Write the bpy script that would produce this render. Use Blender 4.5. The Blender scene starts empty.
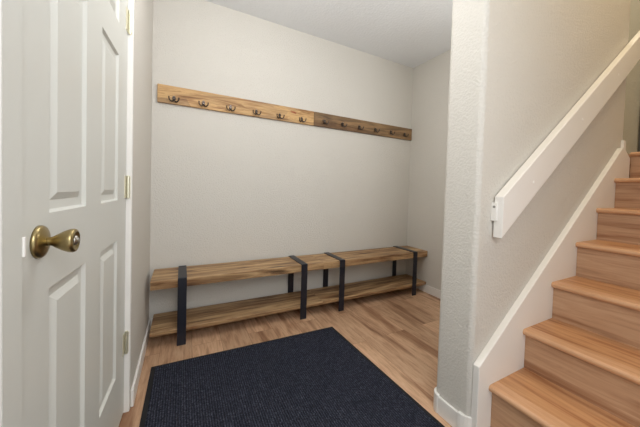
import bpy, bmesh, math, random
from mathutils import Vector, Matrix, Euler
random.seed(7)
S = bpy.context.scene
COL = S.collection

# ------------------------------------------------------------------ camera
cam_d = bpy.data.cameras.new('camera')
cam = bpy.data.objects.new('camera', cam_d); COL.objects.link(cam)
S.camera = cam
FPX, YAW, PIT, ROLL = 270.75, .4897, .0262, .0301
cam.location = (.2005, -2.272, 1.035)
_d = Vector((math.sin(YAW)*math.cos(PIT), math.cos(YAW)*math.cos(PIT), -math.sin(PIT)))
_r = Vector((math.cos(YAW), -math.sin(YAW), 0)); _u = _r.cross(_d)
_r2 = _r*math.cos(ROLL)+_u*math.sin(ROLL); _u2 = -_r*math.sin(ROLL)+_u*math.cos(ROLL)
cam.rotation_euler = Matrix((_r2, _u2, -_d)).transposed().to_euler()
cam_d.sensor_width = 36; cam_d.sensor_fit = 'HORIZONTAL'
cam_d.lens = FPX/640*36
cam_d.shift_x = -7.06/640; cam_d.shift_y = -16.34/640
cam_d.clip_start = .02

# ------------------------------------------------------------------ light
w = bpy.data.worlds.new('world'); S.world = w; w.use_nodes = True
w.node_tree.nodes['Background'].inputs[0].default_value = (.93, .97, 1, 1)
w.node_tree.nodes['Background'].inputs[1].default_value = 1.25
def area(name, loc, rot, size, size_y, power, color):
    l = bpy.data.lights.new(name, 'AREA'); l.shape = 'RECTANGLE'; l.size = size; l.size_y = size_y
    l.energy = power; l.color = color
    o = bpy.data.objects.new(name, l); COL.objects.link(o); o.location = loc; o.rotation_euler = rot
    return o
def bulb(name, loc, rad, power, color):
    l = bpy.data.lights.new(name, 'POINT'); l.shadow_soft_size = rad; l.energy = power; l.color = color
    o = bpy.data.objects.new(name, l); COL.objects.link(o); o.location = loc
    return o
bulb('ceiling_lamp_light', (.60, -1.08, 2.10), .14, 15, (1, .985, .965))
bulb('niche_fill_light', (1.78, -1.12, 1.78), .14, 6.5, (1, .985, .96))  # unseen fill behind the stair wall, added to brighten the right wall
area('camera_flash_light', (.42, -2.85, 1.78), (math.radians(86), 0, 0),   .55, .8, 14, (.96, .98, 1))  # flash-like light added behind the camera, no daylight opening there
area('stairwell_lamp_light', (2.2, -2.15, 3.6), (0, 0, 0), .5, .5, 17, (1, .79, .50))
area('upper_hall_lamp_light', (3.6, -1.0, 3.6), (0, 0, 0), .4, .4, 7, (1, .88, .66))
vs = S.view_settings
vs.view_transform = 'Standard'; vs.look = 'None'; vs.gamma = 1; vs.use_curve_mapping = False
vs.exposure = 0.0

# ------------------------------------------------------------------ materials
def nm(name):
    m = bpy.data.materials.new(name); m.use_nodes = True
    nt = m.node_tree; b = nt.nodes['Principled BSDF']
    return m, nt, b
def lin(c):
    f = lambda v: v/12.92 if v <= .04045 else ((v+.055)/1.055)**2.4
    return (f(c[0]/255), f(c[1]/255), f(c[2]/255), 1)
def node(nt, t, **k):
    n = nt.nodes.new(t)
    for a, v in k.items(): setattr(n, a, v)
    return n
def coords(nt, scale=(1, 1, 1), kind='Object'):
    tc = node(nt, 'ShaderNodeTexCoord'); mp = node(nt, 'ShaderNodeMapping')
    mp.inputs['Scale'].default_value = scale
    nt.links.new(tc.outputs[kind], mp.inputs['Vector'])
    return mp.outputs['Vector']
def noise(nt, vec, scale, detail=4, rough=.5, dist=0):
    n = node(nt, 'ShaderNodeTexNoise'); n.inputs['Scale'].default_value = scale
    n.inputs['Detail'].default_value = detail; n.inputs['Roughness'].default_value = rough
    n.inputs['Distortion'].default_value = dist
    nt.links.new(vec, n.inputs['Vector']); return n.outputs['Fac']
def ramp(nt, fac, stops):
    r = node(nt, 'ShaderNodeValToRGB'); e = r.color_ramp.elements
    while len(e) < len(stops): e.new(.5)
    for el, (p, c) in zip(e, stops): el.position = p; el.color = lin(c)
    nt.links.new(fac, r.inputs['Fac']); return r.outputs['Color']
def bump(nt, b, h, strength, dist):
    bp = node(nt, 'ShaderNodeBump'); bp.inputs['Strength'].default_value = strength
    bp.inputs['Distance'].default_value = dist
    nt.links.new(h, bp.inputs['Height']); nt.links.new(bp.outputs['Normal'], b.inputs['Normal'])
def mixc(nt, fac, a, b_, mode='MIX'):
    m = node(nt, 'ShaderNodeMix', data_type='RGBA', blend_type=mode)
    for s, v in ((0, fac), (6, a), (7, b_)):
        if hasattr(v, 'is_output'): nt.links.new(v, m.inputs[s])
        else: m.inputs[s].default_value = v
    return m.outputs[2]
def plain(name, c, rough=.5, metal=0, coat=0):
    m, nt, b = nm(name)
    b.inputs['Base Color'].default_value = lin(c); b.inputs['Roughness'].default_value = rough
    b.inputs['Metallic'].default_value = metal
    return m
def drywall(name, c, strength=.35, scale=75):
    m, nt, b = nm(name)
    v = coords(nt)
    f = noise(nt, v, scale, 3, .55)
    r = node(nt, 'ShaderNodeMapRange'); r.inputs[1].default_value = .38; r.inputs[2].default_value = .66
    nt.links.new(f, r.inputs[0])
    bump(nt, b, r.outputs[0], strength, .004)
    b.inputs['Base Color'].default_value = lin(c); b.inputs['Roughness'].default_value = .75
    return m
M = {}
M['wall'] = drywall('greige_wall_paint', (212, 208, 200), .38, 105)
M['upper_wall'] = drywall('green_grey_wall_paint', (196, 192, 178))
M['ceiling'] = drywall('white_ceiling_paint', (232, 234, 236), .3, 60)
M['trim'] = plain('white_trim_paint', (241, 238, 233), .4)
M['door'] = plain('white_door_paint', (213, 214, 208), .42)
M['black'] = plain('black_powder_coat', (25, 27, 38), .38)
M['brass'] = plain('antique_brass', (158, 141, 100), .32, 1)
M['nickel'] = plain('satin_nickel', (226, 222, 200), .38, .75)
M['steel'] = plain('brushed_steel', (178, 176, 170), .3, 1)
M['hook'] = plain('dark_bronze_hook', (78, 68, 62), .28, .8)
M['screw'] = plain('grey_screw', (150, 150, 146), .4, .7)
M['plug'] = plain('putty_plug', (252, 251, 248), .6)
M['dark'] = plain('dark_grey_door_paint', (88, 88, 84), .6)
M['lint'] = plain('white_lint', (235, 235, 235), .9)

def plank_floor(name):
    m, nt, b = nm(name)
    tc = node(nt, 'ShaderNodeTexCoord'); mp = node(nt, 'ShaderNodeMapping')
    mp.inputs['Rotation'].default_value = (0, 0, math.radians(90))
    mp.inputs['Location'].default_value = (.37, .09, 0)
    nt.links.new(tc.outputs['Object'], mp.inputs['Vector'])
    br = node(nt, 'ShaderNodeTexBrick'); br.offset = .37; br.offset_frequency = 2
    for k, v in (('Scale', 1), ('Mortar Size', .0009), ('Mortar Smooth', .3), ('Bias', 0), ('Brick Width', 1.15), ('Row Height', .178)):
        br.inputs[k].default_value = v
    br.inputs['Color1'].default_value = (0, 0, 0, 1); br.inputs['Color2'].default_value = (1, 1, 1, 1)
    br.inputs['Mortar'].default_value = (.5, .5, .5, 1)
    nt.links.new(mp.outputs['Vector'], br.inputs['Vector'])
    # per-plank offset for the grain
    va = node(nt, 'ShaderNodeVectorMath', operation='MULTIPLY_ADD')
    va.inputs[1].default_value = (13.7, 7.3, 5.1)
    nt.links.new(br.outputs['Color'], va.inputs[0])
    nt.links.new(tc.outputs['Object'], va.inputs[2])
    m2 = node(nt, 'ShaderNodeMapping'); m2.inputs['Scale'].default_value = (1, .11, 1)
    nt.links.new(va.outputs['Vector'], m2.inputs['Vector'])
    g = noise(nt, m2.outputs['Vector'], 55, 7, .66, .5)
    g2 = noise(nt, m2.outputs['Vector'], 7, 3, .5, 1.2)
    base = ramp(nt, g, [(.3, (176, 138, 108)), (.5, (214, 175, 142)), (.7, (228, 194, 162))])
    tint = ramp(nt, br.outputs['Color'], [(0, (212, 206, 200)), (.5, (236, 232, 228)), (1, (255, 252, 248))])
    c = mixc(nt, .8, base, tint, 'MULTIPLY')
    knots = ramp(nt, g2, [(.36, (176, 150, 130)), (.47, (255, 255, 255)), (1, (255, 255, 255))])
    c = mixc(nt, .75, c, knots, 'MULTIPLY')
    mor = mixc(nt, br.outputs['Fac'], c, lin((128, 88, 60)))
    nt.links.new(mor, b.inputs['Base Color'])
    b.inputs['Roughness'].default_value = .5
    bump(nt, b, g, .08, .002)
    return m
M['floor'] = plank_floor('oak_vinyl_plank')

def wood(name, stops, scale, stretch, knotc=None, rough=.55, vary=.25, patch=False):
    m, nt, b = nm(name)
    tc = node(nt, 'ShaderNodeTexCoord'); oi = node(nt, 'ShaderNodeObjectInfo')
    va = node(nt, 'ShaderNodeVectorMath', operation='MULTIPLY_ADD'); va.inputs[1].default_value = (9.1, 4.7, 6.3)
    nt.links.new(oi.outputs['Random'], va.inputs[0]); nt.links.new(tc.outputs['Object'], va.inputs[2])
    mp = node(nt, 'ShaderNodeMapping'); mp.inputs['Scale'].default_value = stretch
    nt.links.new(va.outputs['Vector'], mp.inputs['Vector']); v = mp.outputs['Vector']
    g = noise(nt, v, scale, 7, .62, 1.0)
    c = ramp(nt, g, stops)
    if knotc:
        k = noise(nt, v, scale*.33, 3, .5, 2.0)
        kr = ramp(nt, k, [(.33, knotc), (.5, (255, 255, 255)), (1, (255, 255, 255))])
        c = mixc(nt, .8, c, kr, 'MULTIPLY')
    if patch:
        m3 = node(nt, 'ShaderNodeMapping'); m3.inputs['Scale'].default_value = (1, 0, 4)
        nt.links.new(va.outputs['Vector'], m3.inputs['Vector'])
        vo = node(nt, 'ShaderNodeTexVoronoi'); vo.inputs['Scale'].default_value = 3.2
        nt.links.new(m3.outputs['Vector'], vo.inputs['Vector'])
        sp = node(nt, 'ShaderNodeSeparateColor'); nt.links.new(vo.outputs['Color'], sp.inputs[0])
        pr = ramp(nt, sp.outputs[0], [(0, (206, 204, 206)), (.5, (238, 236, 226)), (1, (255, 250, 240))])
        c = mixc(nt, .85, c, pr, 'MULTIPLY')
    hv = node(nt, 'ShaderNodeMapRange'); hv.inputs[3].default_value = 1-vary; hv.inputs[4].default_value = 1
    nt.links.new(oi.outputs['Random'], hv.inputs[0])
    cm = node(nt, 'ShaderNodeCombineColor')
    for i in range(3): nt.links.new(hv.outputs[0], cm.inputs[i])
    c = mixc(nt, 1.0, c, cm.outputs[0], 'MULTIPLY')
    nt.links.new(c, b.inputs['Base Color']); b.inputs['Roughness'].default_value = rough
    bump(nt, b, g, .12, .003)
    return m
M['tread'] = wood('oak_stair_vinyl', [(.26, (178, 128, 88)), (.5, (200, 150, 107)), (.74, (212, 165, 122))], 45, (1, .07, 1), (206, 174, 152), .42, .05)
M['nosing'] = wood('oak_stair_nosing', [(.26, (190, 142, 104)), (.5, (210, 163, 124)), (.74, (220, 176, 138))], 45, (1, .07, 1), None, .38, .04)
M['riser'] = wood('oak_riser_vinyl', [(.26, (172, 134, 104)), (.5, (194, 155, 122)), (.74, (206, 170, 138))], 45, (1, .07, 1), (198, 170, 150), .5, .06)
M['bench'] = wood('rustic_acacia', [(.3, (84, 62, 40)), (.44, (150, 116, 80)), (.55, (186, 152, 110)), (.72, (210, 178, 136))], 30, (.085, 1, 1), (168, 138, 110), .55, .06)
M['rack_pale'] = wood('pale_reclaimed_wood', [(.28, (96, 68, 42)), (.4, (176, 134, 88)), (.52, (216, 178, 128)), (.6, (190, 150, 100)), (.72, (204, 182, 140)), (.85, (156, 138, 110))], 30, (.085, 1, 1), (168, 128, 104), .6, 0, True)
M['rack_dark'] = wood('grey_reclaimed_wood', [(.26, (78, 60, 44)), (.42, (126, 100, 72)), (.56, (156, 124, 88)), (.78, (146, 130, 108))], 24, (.10, 1, 1), (150, 124, 104), .6, 0, True)
M['stamp'] = plain('faded_red_stamp_ink', (150, 74, 50), .8)

def carpet(name):
    m, nt, b = nm(name)
    v = coords(nt)
    wv = node(nt, 'ShaderNodeTexWave', wave_type='BANDS', bands_direction='X')
    wv.inputs['Scale'].default_value = 29; wv.inputs['Distortion'].default_value = .8; wv.inputs['Detail'].default_value = 2
    nt.links.new(v, wv.inputs['Vector'])
    n = noise(nt, v, 160, 4, .7)
    c = ramp(nt, n, [(.3, (28, 30, 38)), (.52, (54, 57, 70)), (.75, (104, 108, 124))])
    rib = ramp(nt, wv.outputs['Fac'], [(0, (150, 150, 150)), (.6, (255, 255, 255))])
    c = mixc(nt, .9, c, rib, 'MULTIPLY')
    nt.links.new(c, b.inputs['Base Color']); b.inputs['Roughness'].default_value = .95
    b.inputs['Specular IOR Level'].default_value = .1
    ad = node(nt, 'ShaderNodeMath', operation='MULTIPLY_ADD'); ad.inputs[1].default_value = 1.25
    nt.links.new(n, ad.inputs[0]); nt.links.new(wv.outputs['Fac'], ad.inputs[2])
    bump(nt, b, ad.outputs[0], .6, .006)
    return m
M['carpet'] = carpet('ribbed_charcoal_carpet')
M['rubber'] = plain('black_rubber', (20, 20, 24), .8)

# ------------------------------------------------------------------ mesh helpers
def bx(bm, lo, hi):
    lo = Vector(lo); hi = Vector(hi)
    r = bmesh.ops.create_cube(bm, size=1, matrix=Matrix.Translation((lo+hi)/2) @ Matrix.Diagonal((*(hi-lo), 1)))
    return r['verts']
def prism(bm, pts, y0, y1):
    """polygon in x,z extruded from y0 to y1"""
    a = [bm.verts.new((x, y0, z)) for x, z in pts]; b = [bm.verts.new((x, y1, z)) for x, z in pts]
    n = len(pts); fs = [bm.faces.new(a), bm.faces.new(b[::-1])]
    for i in range(n): fs.append(bm.faces.new((a[(i+1) % n], a[i], b[i], b[(i+1) % n])))
    bmesh.ops.recalc_face_normals(bm, faces=fs)
def plan(bm, pts, z0, z1):
    """polygon in x,y extruded from z0 to z1"""
    a = [bm.verts.new((x, y, z0)) for x, y in pts]; b = [bm.verts.new((x, y, z1)) for x, y in pts]
    n = len(pts); fs = [bm.faces.new(a), bm.faces.new(b[::-1])]
    for i in range(n): fs.append(bm.faces.new((a[(i+1) % n], a[i], b[i], b[(i+1) % n])))
    bmesh.ops.recalc_face_normals(bm, faces=fs)
def tube(bm, pts, rad, n=8):
    pts = [Vector(p) for p in pts]; rings = []
    if not hasattr(rad, '__len__'): rad = [rad]*len(pts)
    for i, p in enumerate(pts):
        t = (pts[min(i+1, len(pts)-1)]-pts[max(i-1, 0)]).normalized()
        a = t.cross(Vector((0, 1, 0)) if abs(t.y) < .9 else Vector((1, 0, 0))).normalized(); b = t.cross(a)
        rings.append([bm.verts.new(p+rad[i]*(a*math.cos(k*2*math.pi/n)+b*math.sin(k*2*math.pi/n))) for k in range(n)])
    fs = []
    for i in range(len(rings)-1):
        for k in range(n):
            fs.append(bm.faces.new((rings[i][k], rings[i][(k+1) % n], rings[i+1][(k+1) % n], rings[i+1][k])))
    fs.append(bm.faces.new(rings[0])); fs.append(bm.faces.new(rings[-1]))
    bmesh.ops.recalc_face_normals(bm, faces=fs)
def lathe_x(bm, prof, cy, cz, n=32, k_=1):
    """profile of (x, radius) turned about an axis along x"""
    rings = []
    for x, r in prof:
        x *= k_; r *= k_
        if r < 1e-6: rings.append([bm.verts.new((x, cy, cz))])
        else: rings.append([bm.verts.new((x, cy+r*math.cos(k*2*math.pi/n), cz+r*math.sin(k*2*math.pi/n))) for k in range(n)])
    fs = []
    for A, B in zip(rings, rings[1:]):
        if len(A) == 1 and len(B) == 1: continue
        for k in range(n):
            k2 = (k+1) % n
            if len(A) == 1: fs.append(bm.faces.new((A[0], B[k2], B[k])))
            elif len(B) == 1: fs.append(bm.faces.new((A[k], A[k2], B[0])))
            else: fs.append(bm.faces.new((A[k], A[k2], B[k2], B[k])))
    bmesh.ops.recalc_face_normals(bm, faces=fs)
def obj(name, bm, m, parent=None, bevel=0, smooth=False, seg=2):
    me = bpy.data.meshes.new(name); bm.to_mesh(me); bm.free()
    o = bpy.data.objects.new(name, me); COL.objects.link(o)
    me.materials.append(M[m] if isinstance(m, str) else m)
    if smooth:
        for p in me.polygons: p.use_smooth = True
    if bevel:
        md = o.modifiers.new('bevel', 'BEVEL'); md.width = bevel; md.segments = seg; md.limit_method = 'ANGLE'
    if parent:
        o.parent = parent
    return o
def box(name, lo, hi, m, parent=None, bevel=0):
    bm = bmesh.new(); bx(bm, lo, hi); return obj(name, bm, m, parent, bevel)
def tag(o, label=None, cat=None, group=None, kind=None):
    if label: o['label'] = label
    if cat: o['category'] = cat
    if group: o['group'] = group
    if kind: o['kind'] = kind
    return o
def struct(o, label, cat): return tag(o, label, cat, None, 'structure')
def empty(name, loc):
    o = bpy.data.objects.new(name, None); COL.objects.link(o); o.location = loc; o.empty_display_size = .1
    return o
def copy_tree(o, parent=None):
    c = o.copy(); COL.objects.link(c); c.parent = parent
    for ch in list(o.children): copy_tree(ch, c)
    return c

# ------------------------------------------------------------------ setting
W, H = 2.456, 2.426            # niche width, ceiling height
XC, YB, YF = 1.283, -1.400, -1.577   # stair wall: end, back face, stair face
YS = -2.60                     # far side of the stair flight (out of frame)
NX, NZ, RUN, RISE = 1.366, .221, .2515, .1888
TOPZ = NZ+6*RISE; TOPX = NX+6*RUN
WE = 2.835                     # where the stair wall ends at the head of the stairs
UP = 3.75                      # ceiling of the stairwell and the hall above
# the door leaf swings about its hinge edge; local frame: x out of the face, y = -distance from the hinge edge
DW, DH = .812, 2.0
DOOR_AT = Matrix.Translation((-.02, -.80, 0)) @ Matrix.Rotation(math.radians(-2.0), 4, 'Z')

struct(box('floor', (-.3, -3.3, -.12), (W+.1, .1, 0), 'floor'), 'oak coloured wood plank floor of the entry', 'floor')
bm = bmesh.new()
bx(bm, (-.12, -2.55, 0), (0, -DW-.02, H+.1)); bx(bm, (-.12, -DW-.02, DH+.02), (0, .02, H+.1))
bm.transform(DOOR_AT); bx(bm, (-.14, -.78, 0), (0, .1, H+.1))
struct(obj('wall_left', bm, 'wall'), 'narrow greige wall at left, between the white door and the corner', 'wall')
struct(box('wall_back', (0, 0, 0), (W, .1, H+.1), 'wall'), 'long greige wall behind the benches carrying the coat racks', 'wall')
struct(box('wall_right', (W, YB, 0), (W+.1, .1, H+.1), 'wall'), 'greige end wall of the niche, at the right end of the benches', 'wall')
bm = bmesh.new(); bx(bm, (0, YB, H), (W, 0, H+.1)); bx(bm, (0, -3.3, H), (1.35, YB, H+.1))
struct(obj('ceiling', bm, 'ceiling'), 'white textured ceiling over the entry niche', 'ceiling')
# stair wall with rounded (bullnose) drywall corners at its free end
def bullnose(x0, x1, y0, y1, r, n=8, both=True):
    P = []
    for k in range(n+1):
        a = math.pi/2*k/n; P.append((x0+r-r*math.sin(a), y1-r+r*math.cos(a)))
    for k in range(n+1):
        a = math.pi/2*k/n; P.append((x0+r-r*math.cos(a), y0+r-r*math.sin(a)))
    return P+[(x1, y0), (x1, y1)]
bm = bmesh.new(); plan(bm, bullnose(XC, WE, YF, YB, .022), 0, UP); bx(bm, (WE, YF, 0), (TOPX+.10, YB, TOPZ-.04))
struct(obj('wall_stair', bm, 'wall'), 'greige wall beside the stairs, its textured end standing like a column', 'wall')

# upper hall at the head of the stairs
bm = bmesh.new(); bx(bm, (TOPX+.101, YS, TOPZ-.25), (4.3, -.1, TOPZ-.001)); bx(bm, (WE, YF, TOPZ-.039), (TOPX+.101, -.1, TOPZ-.001))
struct(obj('floor_upper', bm, 'floor'), 'wood floor of the hall at the top of the stairs', 'floor')
struct(box('wall_upper', (4.3, YS-.1, TOPZ-.25), (4.4, 0, UP), 'upper_wall'), 'greenish grey wall seen past the top of the stairs', 'wall')
bm = bmesh.new(); bx(bm, (W+.1, -.1, TOPZ-.25), (4.3, 0, UP)); bx(bm, (W+.1, YB, H+.1), (W+.2, -.1, UP))
struct(obj('wall_hall', bm, 'upper_wall'), 'side wall of the upper hall, out of view', 'wall')
bm = bmesh.new(); bx(bm, (1.35, YS-.1, 0), (4.3, YS, UP)); bx(bm, (1.35, YS, H+.1), (1.45, YF, UP))
struct(obj('wall_stairwell', bm, 'wall'), 'wall on the far side of the stair flight, out of view', 'wall')
bm = bmesh.new(); bx(bm, (1.35, YS-.1, UP), (4.4, 0, UP+.1))
struct(obj('ceiling_stairwell', bm, 'ceiling'), 'high ceiling over the stairwell', 'ceiling')

# trim -------------------------------------------------------------
BH, BT = .082, .012
struct(box('baseboard_left', (0, -.775, 0), (BT, -BT, BH), 'trim', None, .004), 'white baseboard along the narrow left wall', 'baseboard')
struct(box('baseboard_back', (0, -BT, 0), (W, 0, BH), 'trim', None, .004), 'white baseboard on the wall behind the benches', 'baseboard')
struct(box('baseboard_right', (W-BT, YB, 0), (W, -BT, BH), 'trim', None, .004), 'white baseboard on the end wall right of the benches', 'baseboard')
bm = bmesh.new()
bx(bm, (XC+.03, YB, 0), (W-BT, YB+BT, BH))                      # niche side
bx(bm, (XC-BT, YF+.044, 0), (XC, YB-.03, BH))                   # across the end
def corner_block(cx, cy, a0, a1, r0, r1, h, n=6):
    P = [(cx+r1*math.cos(a0+(a1-a0)*k/n), cy+r1*math.sin(a0+(a1-a0)*k/n)) for k in range(n+1)]
    P += [(cx+r0*math.cos(a1+(a0-a1)*k/n), cy+r0*math.sin(a1+(a0-a1)*k/n)) for k in range(n+1)]
    plan(bm, P, 0, h)
corner_block(XC+.03, YB-.03, math.pi/2, math.pi, .026, .03+BT+.003, BH+.006)
corner_block(XC+.045, YF+.045, math.pi, math.pi*1.5, .038, .045+BT+.004, BH+.006)
struct(obj('baseboard_stair', bm, 'trim', None, .003), 'white baseboard wrapped around the rounded end of the stair wall', 'baseboard')
# skirt board climbing beside the treads
bm = bmesh.new()
prism(bm, [(XC+.012, 0), (XC+.012, .318), (2.745, 1.370), (2.785, 1.366), (TOPX+.01, TOPZ-.04), (TOPX+.01, 1.08), (1.62, 0)], YF-.028, YF)
struct(obj('trim_1', bm, 'trim', None, .003), 'white skirt board climbing the stair wall beside the treads', 'trim')
bm = bmesh.new()
bx(bm, (WE-.03, YF-.014, TOPZ), (WE+.013, YF, TOPZ+.075)); bx(bm, (WE, YF, TOPZ), (WE+.013, YB, TOPZ+.075))
struct(obj('baseboard_upper', bm, 'trim', None, .002), 'short white baseboard end at the top corner of the stair wall', 'baseboard')
# door casing and jamb
bm = bmesh.new()
CW, CT = .058, .006
bx(bm, (0, -DW-.003-CW, 0), (CT, -DW-.003, DH+.003+CW)); bx(bm, (0, -DW-.003, DH+.003), (CT, .0, DH+.003+CW))
bm.transform(DOOR_AT); struct(obj('trim_2', bm, 'door', None, .002), 'white casing around the panel door', 'trim')
bm = bmesh.new()
bx(bm, (-.10, .003, 0), (.0185, .018, DH+.06)); bx(bm, (-.10, -DW-.018, 0), (-.001, -DW-.003, DH+.02)); bx(bm, (-.10, -DW-.003, DH+.003), (-.001, .003, DH+.02))
bx(bm, (-.10, -DW, 0), (-.045, -DW+.012, DH)); bx(bm, (-.10, -.012, 0), (-.045, 0, DH))
bm.transform(DOOR_AT); struct(obj('trim_3', bm, 'trim', None, .002), 'white jamb lining the door opening', 'trim')

# door -------------------------------------------------------------
door = empty('door_1', (0, 0, 0)); struct(door, 'white six panel door at left with antique brass knob', 'door')
door.matrix_world = DOOR_AT
PANELS = []
def door_leaf():
    bm = bmesh.new(); X = -.001; XB = -.040
    ys = [-DW, -.702, -.489, -.354, -.145, 0]
    zs = [.014, .255, .811, .970, 1.535, 1.655, 1.875, DH]
    V = {}
    def v(y, z, x=X):
        k = (round(y, 5), round(z, 5), round(x, 5))
        if k not in V: V[k] = bm.verts.new((x, y, z))
        return V[k]
    for i in range(5):
        for j in range(7):
            y0, y1, z0, z1 = ys[i], ys[i+1], zs[j], zs[j+1]
            if i in (1, 3) and j in (1, 3, 5):
                rings = [(0, 0), (.006, .008), (.026, .010), (.042, .002)]
                R = [[v(y0+o, z0+o, X-d), v(y1-o, z0+o, X-d), v(y1-o, z1-o, X-d), v(y0+o, z1-o, X-d)] for o, d in rings[:3]]
                for A, B in zip(R, R[1:]):
                    for k in range(4): bm.faces.new((A[k], A[(k+1) % 4], B[(k+1) % 4], B[k]))
                bm.faces.new(R[-1]); PANELS.append((y0, y1, z0, z1))
            else:
                bm.faces.new((v(y0, z0), v(y1, z0), v(y1, z1), v(y0, z1)))
    c = [(-DW, zs[0]), (0, zs[0]), (0, DH), (-DW, DH)]
    b = [bm.verts.new((XB, y, z)) for y, z in c]
    bm.faces.new(b[::-1])
    bot = [v(y, zs[0]) for y in ys]; top = [v(y, DH) for y in ys]
    lf = [v(-DW, z) for z in zs]; rt = [v(0, z) for z in zs]
    bm.faces.new(bot[::-1]+[b[0], b[1]]); bm.faces.new(top+[b[2], b[3]]); bm.faces.new(lf+[b[3], b[0]]); bm.faces.new(rt[::-1]+[b[1], b[2]])
    bmesh.ops.recalc_face_normals(bm, faces=bm.faces[:])
    return bm
leaf = obj('door_leaf', door_leaf(), 'door', door)
for (y0, y1, z0, z1) in PANELS:      # raised field of each moulded panel
    bm = bmesh.new()
    R = [[bm.verts.new((-.001-d, y, z)) for y, z in ((y0+o, z0+o), (y1-o, z0+o), (y1-o, z1-o), (y0+o, z1-o))] for o, d in ((.026, .0102), (.026, .0095), (.042, .002))]
    for A, B in zip(R, R[1:]):
        for k in range(4): bm.faces.new((A[k], A[(k+1) % 4], B[(k+1) % 4], B[k]))
    bm.faces.new(R[-1]); bm.faces.new(R[0][::-1])
    bmesh.ops.recalc_face_normals(bm, faces=bm.faces[:]); obj('raised_panel', bm, 'door', leaf)
KY, KZ = -.745, .917
KS = .93                       # knob size
bm = bmesh.new()
lathe_x(bm, [(.004, 0), (.004, .010), (.018, .0092), (.0215, .0098), (.027, .0135), (.034, .0178), (.042, .0222), (.049, .0250), (.055, .0258), (.0595, .0240), (.061, .019), (.0575, .017), (.0575, 0)], KY, KZ, 32, KS)
knob = obj('door_knob', bm, 'brass', door, smooth=True); tag(knob, 'antique brass door knob')
bm = bmesh.new(); lathe_x(bm, [(-.0008, 0), (-.0008, .0345), (.003, .0345), (.007, .032), (.010, .025), (.013, .015), (.014, .011), (.014, 0)], KY, KZ, 32, KS)
obj('rose', bm, 'brass', knob, smooth=True)
bm = bmesh.new(); lathe_x(bm, [(.057, 0), (.057, .011), (.0605, .0105), (.062, .007), (.0640, .006), (.0645, 0)], KY, KZ, 20, KS)
obj('lock_button', bm, 'steel', knob, smooth=True)
for hz in (.325, 1.022, 1.738):
    bm = bmesh.new(); hy = -.001; hx = .0065; L = .047
    for k in range(5):
        z0 = hz-L+k*.0188+.0006; z1 = z0+.0176
        tube(bm, [(hx, hy, z0), (hx, hy, z1)], .0068, 12)
    for z in (hz-L-.004, hz+L): tube(bm, [(hx, hy, z), (hx, hy, z+.004)], .0052, 12)
    h = obj('hinge', bm, 'nickel', door); tag(h, 'satin brass hinge with five knuckles')
    bm = bmesh.new(); bx(bm, (-.0012, hy-.034, hz-L), (.0012, hy-.006, hz+L)); bx(bm, (.0, hy+.0015, hz-L), (.014, hy+.0038, hz+L))
    obj('hinge_leaf', bm, 'nickel', h)
bm = bmesh.new(); bx(bm, (-.002, -DW-.004, KZ-.014), (.0085, -DW+.002, KZ+.021))
obj('strike_plate', bm, 'trim', door, bevel=.001)

# staircase ----------------------------------------------------------
st = empty('staircase', (NX, YF, 0))
tag(st, 'oak look staircase climbing to the right beside the textured wall', 'staircase')
def spart(name, bm, m):
    bm.transform(Matrix.Translation((-NX, -YF, 0))); return obj(name, bm, m, st, smooth=False)
TT = .027
y1, y0 = YF-.0285, YS+.003
for i in range(7):
    nx, nz = NX+i*RUN, NZ+i*RISE
    # tread with rounded nosing
    P = [(nx+RUN+.028 if i < 6 else nx+.10, nz), (nx+RUN+.028 if i < 6 else nx+.10, nz-TT)]
    r = TT/2
    for k in range(9):
        a = -math.pi/2-math.pi*k/8; P.append((nx+r+r*math.cos(a), nz-r+r*math.sin(a)))
    
    sx = nx+.062                                  # seam between the nosing strip and the tread plank
    Q = [(sx, nz), (sx, nz-TT)]+P[2:]
    bm = bmesh.new(); prism(bm, Q, y0, y1); spart('nosing', bm, 'nosing')
    R = [(sx+.0012, nz-.0004), (P[0][0], nz-.0004), (P[0][0], nz-TT), (sx+.0012, nz-TT)]
    bm = bmesh.new(); prism(bm, R, y0, y1); spart('tread', bm, 'tread')
    bm = bmesh.new(); lo = 0 if i == 0 else nz-RISE-.0005
    bx(bm, (nx+.026, y0, lo), (nx+.038, y1, nz-TT)); spart('riser', bm, 'riser')

# handrail ------------------------------------------------------------
hr = empty('handrail', (1.39, YF, .855)); tag(hr, 'white painted board handrail screwed to the stair wall', 'handrail')
sl = .712
def hpart(name, bm, m, parent=None, **k):
    bm.transform(Matrix.Translation((-1.39, -YF, -.855))); return obj(name, bm, m, parent or hr, **k)
x1 = 3.02
bm = bmesh.new()
prism(bm, [(1.383, .853), (1.383, 1.028), (x1, 1.028+.7345*(x1-1.383)), (x1, .853+.742*(x1-1.383))], YF-.044, YF-.006)
board = hpart('board', bm, 'trim', bevel=.003)
for x, z in ((1.616, 1.100), (2.082, 1.454), (2.542, 1.794)):
    bm = bmesh.new(); 
    lathe_x(bm, [(0, 0), (0, .0075), (.0015, .006), (.0015, 0)], 0, 0, 12)
    bm.transform(Matrix.Translation((x, YF-.0438, z)) @ Matrix.Rotation(-math.pi/2, 4, 'Z'))
    hpart('screw_plug', bm, 'plug', board)
bm = bmesh.new(); bx(bm, (1.372, YF-.024, .925), (1.3828, YF, 1.003))
br = hpart('end_block', bm, 'trim', bevel=.002)
bm = bmesh.new(); lathe_x(bm, [(0, .0055), (-.0015, .005), (-.0015, 0)], 0, 0, 12); bm.transform(Matrix.Translation((1.372, YF-.013, .985)))
hpart('screw', bm, 'screw', br)

# upstairs: dark door edge beyond the head of the stairs
d2 = box('door_2', (4.262, -1.9, TOPZ+.002), (4.298, -1.309, TOPZ+2.0), 'dark', None, .004)
struct(d2, 'dark grey door edge glimpsed beyond the top of the stairs', 'door')

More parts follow.
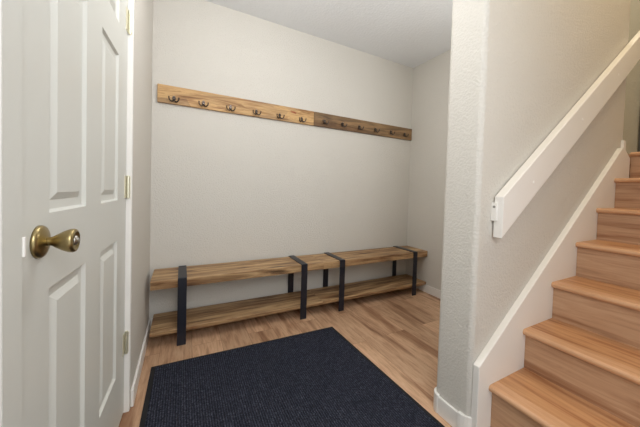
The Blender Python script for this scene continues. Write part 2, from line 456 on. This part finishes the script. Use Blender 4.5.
# benches ---------------------------------------------------------------
BL, BY0, BY1 = 1.208, -.308, -.019
def plank(bm, x0, x1, y0, y1, z0, z1, seed, amp):
    """slab with a slightly uneven live front edge"""
    rn = random.Random(seed); n = 36; ph = [rn.uniform(0, 6.28) for _ in range(4)]
    def w(x): return amp*(math.sin(x*9+ph[0])+.7*math.sin(x*23+ph[1])+.5*math.sin(x*47+ph[2]))/2
    rows = []
    for k in range(n+1):
        x = x0+(x1-x0)*k/n; e = w(x)
        rows.append([bm.verts.new(p) for p in ((x, y0+.004+abs(e)*.6, z1), (x, y0+abs(e)*.6, z1-.004), (x, y0+.003+abs(w(x+.3)), z0+.005), (x, y0+.008, z0), (x, y1, z0), (x, y1, z1))])
    fs = []
    for A, B in zip(rows, rows[1:]):
        for k in range(6): fs.append(bm.faces.new((A[k], A[(k+1) % 6], B[(k+1) % 6], B[k])))
    fs.append(bm.faces.new(rows[0])); fs.append(bm.faces.new(rows[-1]))
    bmesh.ops.recalc_face_normals(bm, faces=fs)
def make_bench(seed):
    root = empty('bench', (0, 0, 0))
    bm = bmesh.new(); plank(bm, 0, BL, BY0, BY1, .378, .4355, seed, .006); obj('seat', bm, 'bench', root)
    bm = bmesh.new(); plank(bm, 0, BL, BY0+.002, BY1, .082, .112, seed+1, .0025); obj('shelf', bm, 'bench', root)
    lw, lt = .052, .007
    for cx in (.176, BL-.176):
        box('strap', (cx-lw/2, BY0, .436), (cx+lw/2, BY1, .442), 'black', root, .0015)
        box('leg', (cx-lw/2, BY0-lt, 0), (cx+lw/2, BY0-.0003, .442), 'black', root, .0015)
        box('leg', (cx-lw/2, BY1+.0003, 0), (cx+lw/2, BY1+lt, .442), 'black', root, .0015)
    return root
b1 = make_bench(3); b1.location = (.030, 0, 0)
tag(b1, 'rustic wood and black metal bench in the left corner, nearer the door', 'bench', 'wood benches along the back wall')
b2 = make_bench(11); b2.location = (.030+BL+.001, 0, 0)
tag(b2, 'rustic wood and black metal bench ending at the right wall', 'bench', 'wood benches along the back wall')

# coat racks -------------------------------------------------------------
RL, RZ, RH, RT = 1.2075, 1.744, .126, .020
def make_hook(parent, x, z):
    bm = bmesh.new(); y = -RT
    # oval back plate, with a rounded head, and two arms sweeping out and up like an anchor
    n = 20; A = []; B = []
    for k in range(n):
        a = 2*math.pi*k/n; px, pz = .0115*math.cos(a), .017*math.sin(a)
        A.append(bm.verts.new((x+px, y, z+.006+pz))); B.append(bm.verts.new((x+px*.8, y-.007, z+.006+pz*.85)))
    fs = [bm.faces.new(A), bm.faces.new(B)]
    for k in range(n): fs.append(bm.faces.new((A[k], A[(k+1) % n], B[(k+1) % n], B[k])))
    bmesh.ops.recalc_face_normals(bm, faces=fs)
    h = obj('hook', bm, 'hook', parent)
    for s in (-1, 1):
        bm = bmesh.new(); pts = [(x+s*.002, y-.005, z-.006)]
        for k in range(9):
            t = k/8; a = math.pi*1.05*t
            pts.append((x+s*(.004+.0135*(1-math.cos(a))), y-.008-.020*t, z-.008-.017*math.sin(a)+.010*t))
        tube(bm, pts, [.0052]+[.0050-.0014*k/8 for k in range(9)], 8)
        bmesh.ops.create_icosphere(bm, subdivisions=2, radius=.0052, matrix=Matrix.Translation(pts[-1]))
        obj('prong', bm, 'hook', h, smooth=True)
    for zz in (.013, -.008):
        bm = bmesh.new(); lathe_x(bm, [(0, .003), (.0012, .0022), (.0014, 0)], 0, 0, 10)
        bm.transform(Matrix.Translation((x, y-.0068, z+.006+zz)) @ Matrix.Rotation(-math.pi/2, 4, 'Z')); obj('screw', bm, 'screw', h)
def make_rack(hooks, m, hz):
    root = empty('coat_rack', (0, 0, 0))
    box('board', (0, -RT, -RH/2), (RL, 0, RH/2), m, root, .002)
    for x in hooks: make_hook(root, x, hz)
    return root
r1 = make_rack([.102, .294, .487, .688, .886, 1.088], 'rack_pale', -.028)
r1.location = (.033, -.0005, RZ-RH/2)
tag(r1, 'honey coloured wood coat rack with six double hooks, nearer the door', 'coat rack', 'coat racks on the back wall')
r2 = make_rack([.108, .304, .500, .700, .904, 1.098], 'rack_dark', -.014)
r2.location = (.033+RL+.002, -.0005, RZ-RH/2)
tag(r2, 'greyer brown wood coat rack with six double hooks, ending near the right corner', 'coat rack', 'coat racks on the back wall')
# faded red stamp on the honey coloured board
bm = bmesh.new()
for k, (sx, w_, z0, z1) in enumerate([(0, .006, -.004, .012), (.009, .009, -.006, .009), (.021, .007, -.007, .009), (.030, .010, -.009, .007), (.043, .007, -.012, .006)]):
    bx(bm, (.985+sx, -RT-.0006, .024+z0), (.985+sx+w_, -RT-.0002, .024+z1))
tag(obj('stamp_mark', bm, 'stamp', r1), 'faded red stamp mark')

# doormat -------------------------------------------------------------
mat = empty('doormat', (.64, -1.4, 0))
tag(mat, 'large ribbed charcoal doormat lying in front of the benches', 'doormat')
b_ = .022
o_ = [(-.612, -.86), (.622, -.86), (.574, .884), (-.584, .914)]          # slightly out of square
i_ = [(-.612+b_, -.86+b_), (.622-b_, -.86+b_), (.574-b_, .884-b_), (-.584+b_, .914-b_)]
bm = bmesh.new(); plan(bm, i_, 0, .010); obj('pile', bm, 'carpet', mat, .002)
bm = bmesh.new()
V0 = [bm.verts.new((x, y, 0)) for x, y in o_]; V1 = [bm.verts.new((x*.999, y*.999, .003)) for x, y in o_]; V2 = [bm.verts.new((x, y, .006)) for x, y in i_]; V3 = [bm.verts.new((x, y, 0)) for x, y in i_]
for A, B in ((V0, V1), (V1, V2), (V2, V3), (V3, V0)):
    for k in range(4): bm.faces.new((A[k], A[(k+1) % 4], B[(k+1) % 4], B[k]))
bmesh.ops.recalc_face_normals(bm, faces=bm.faces[:])
tag(obj('border', bm, 'rubber', mat), 'smooth black rubber border')
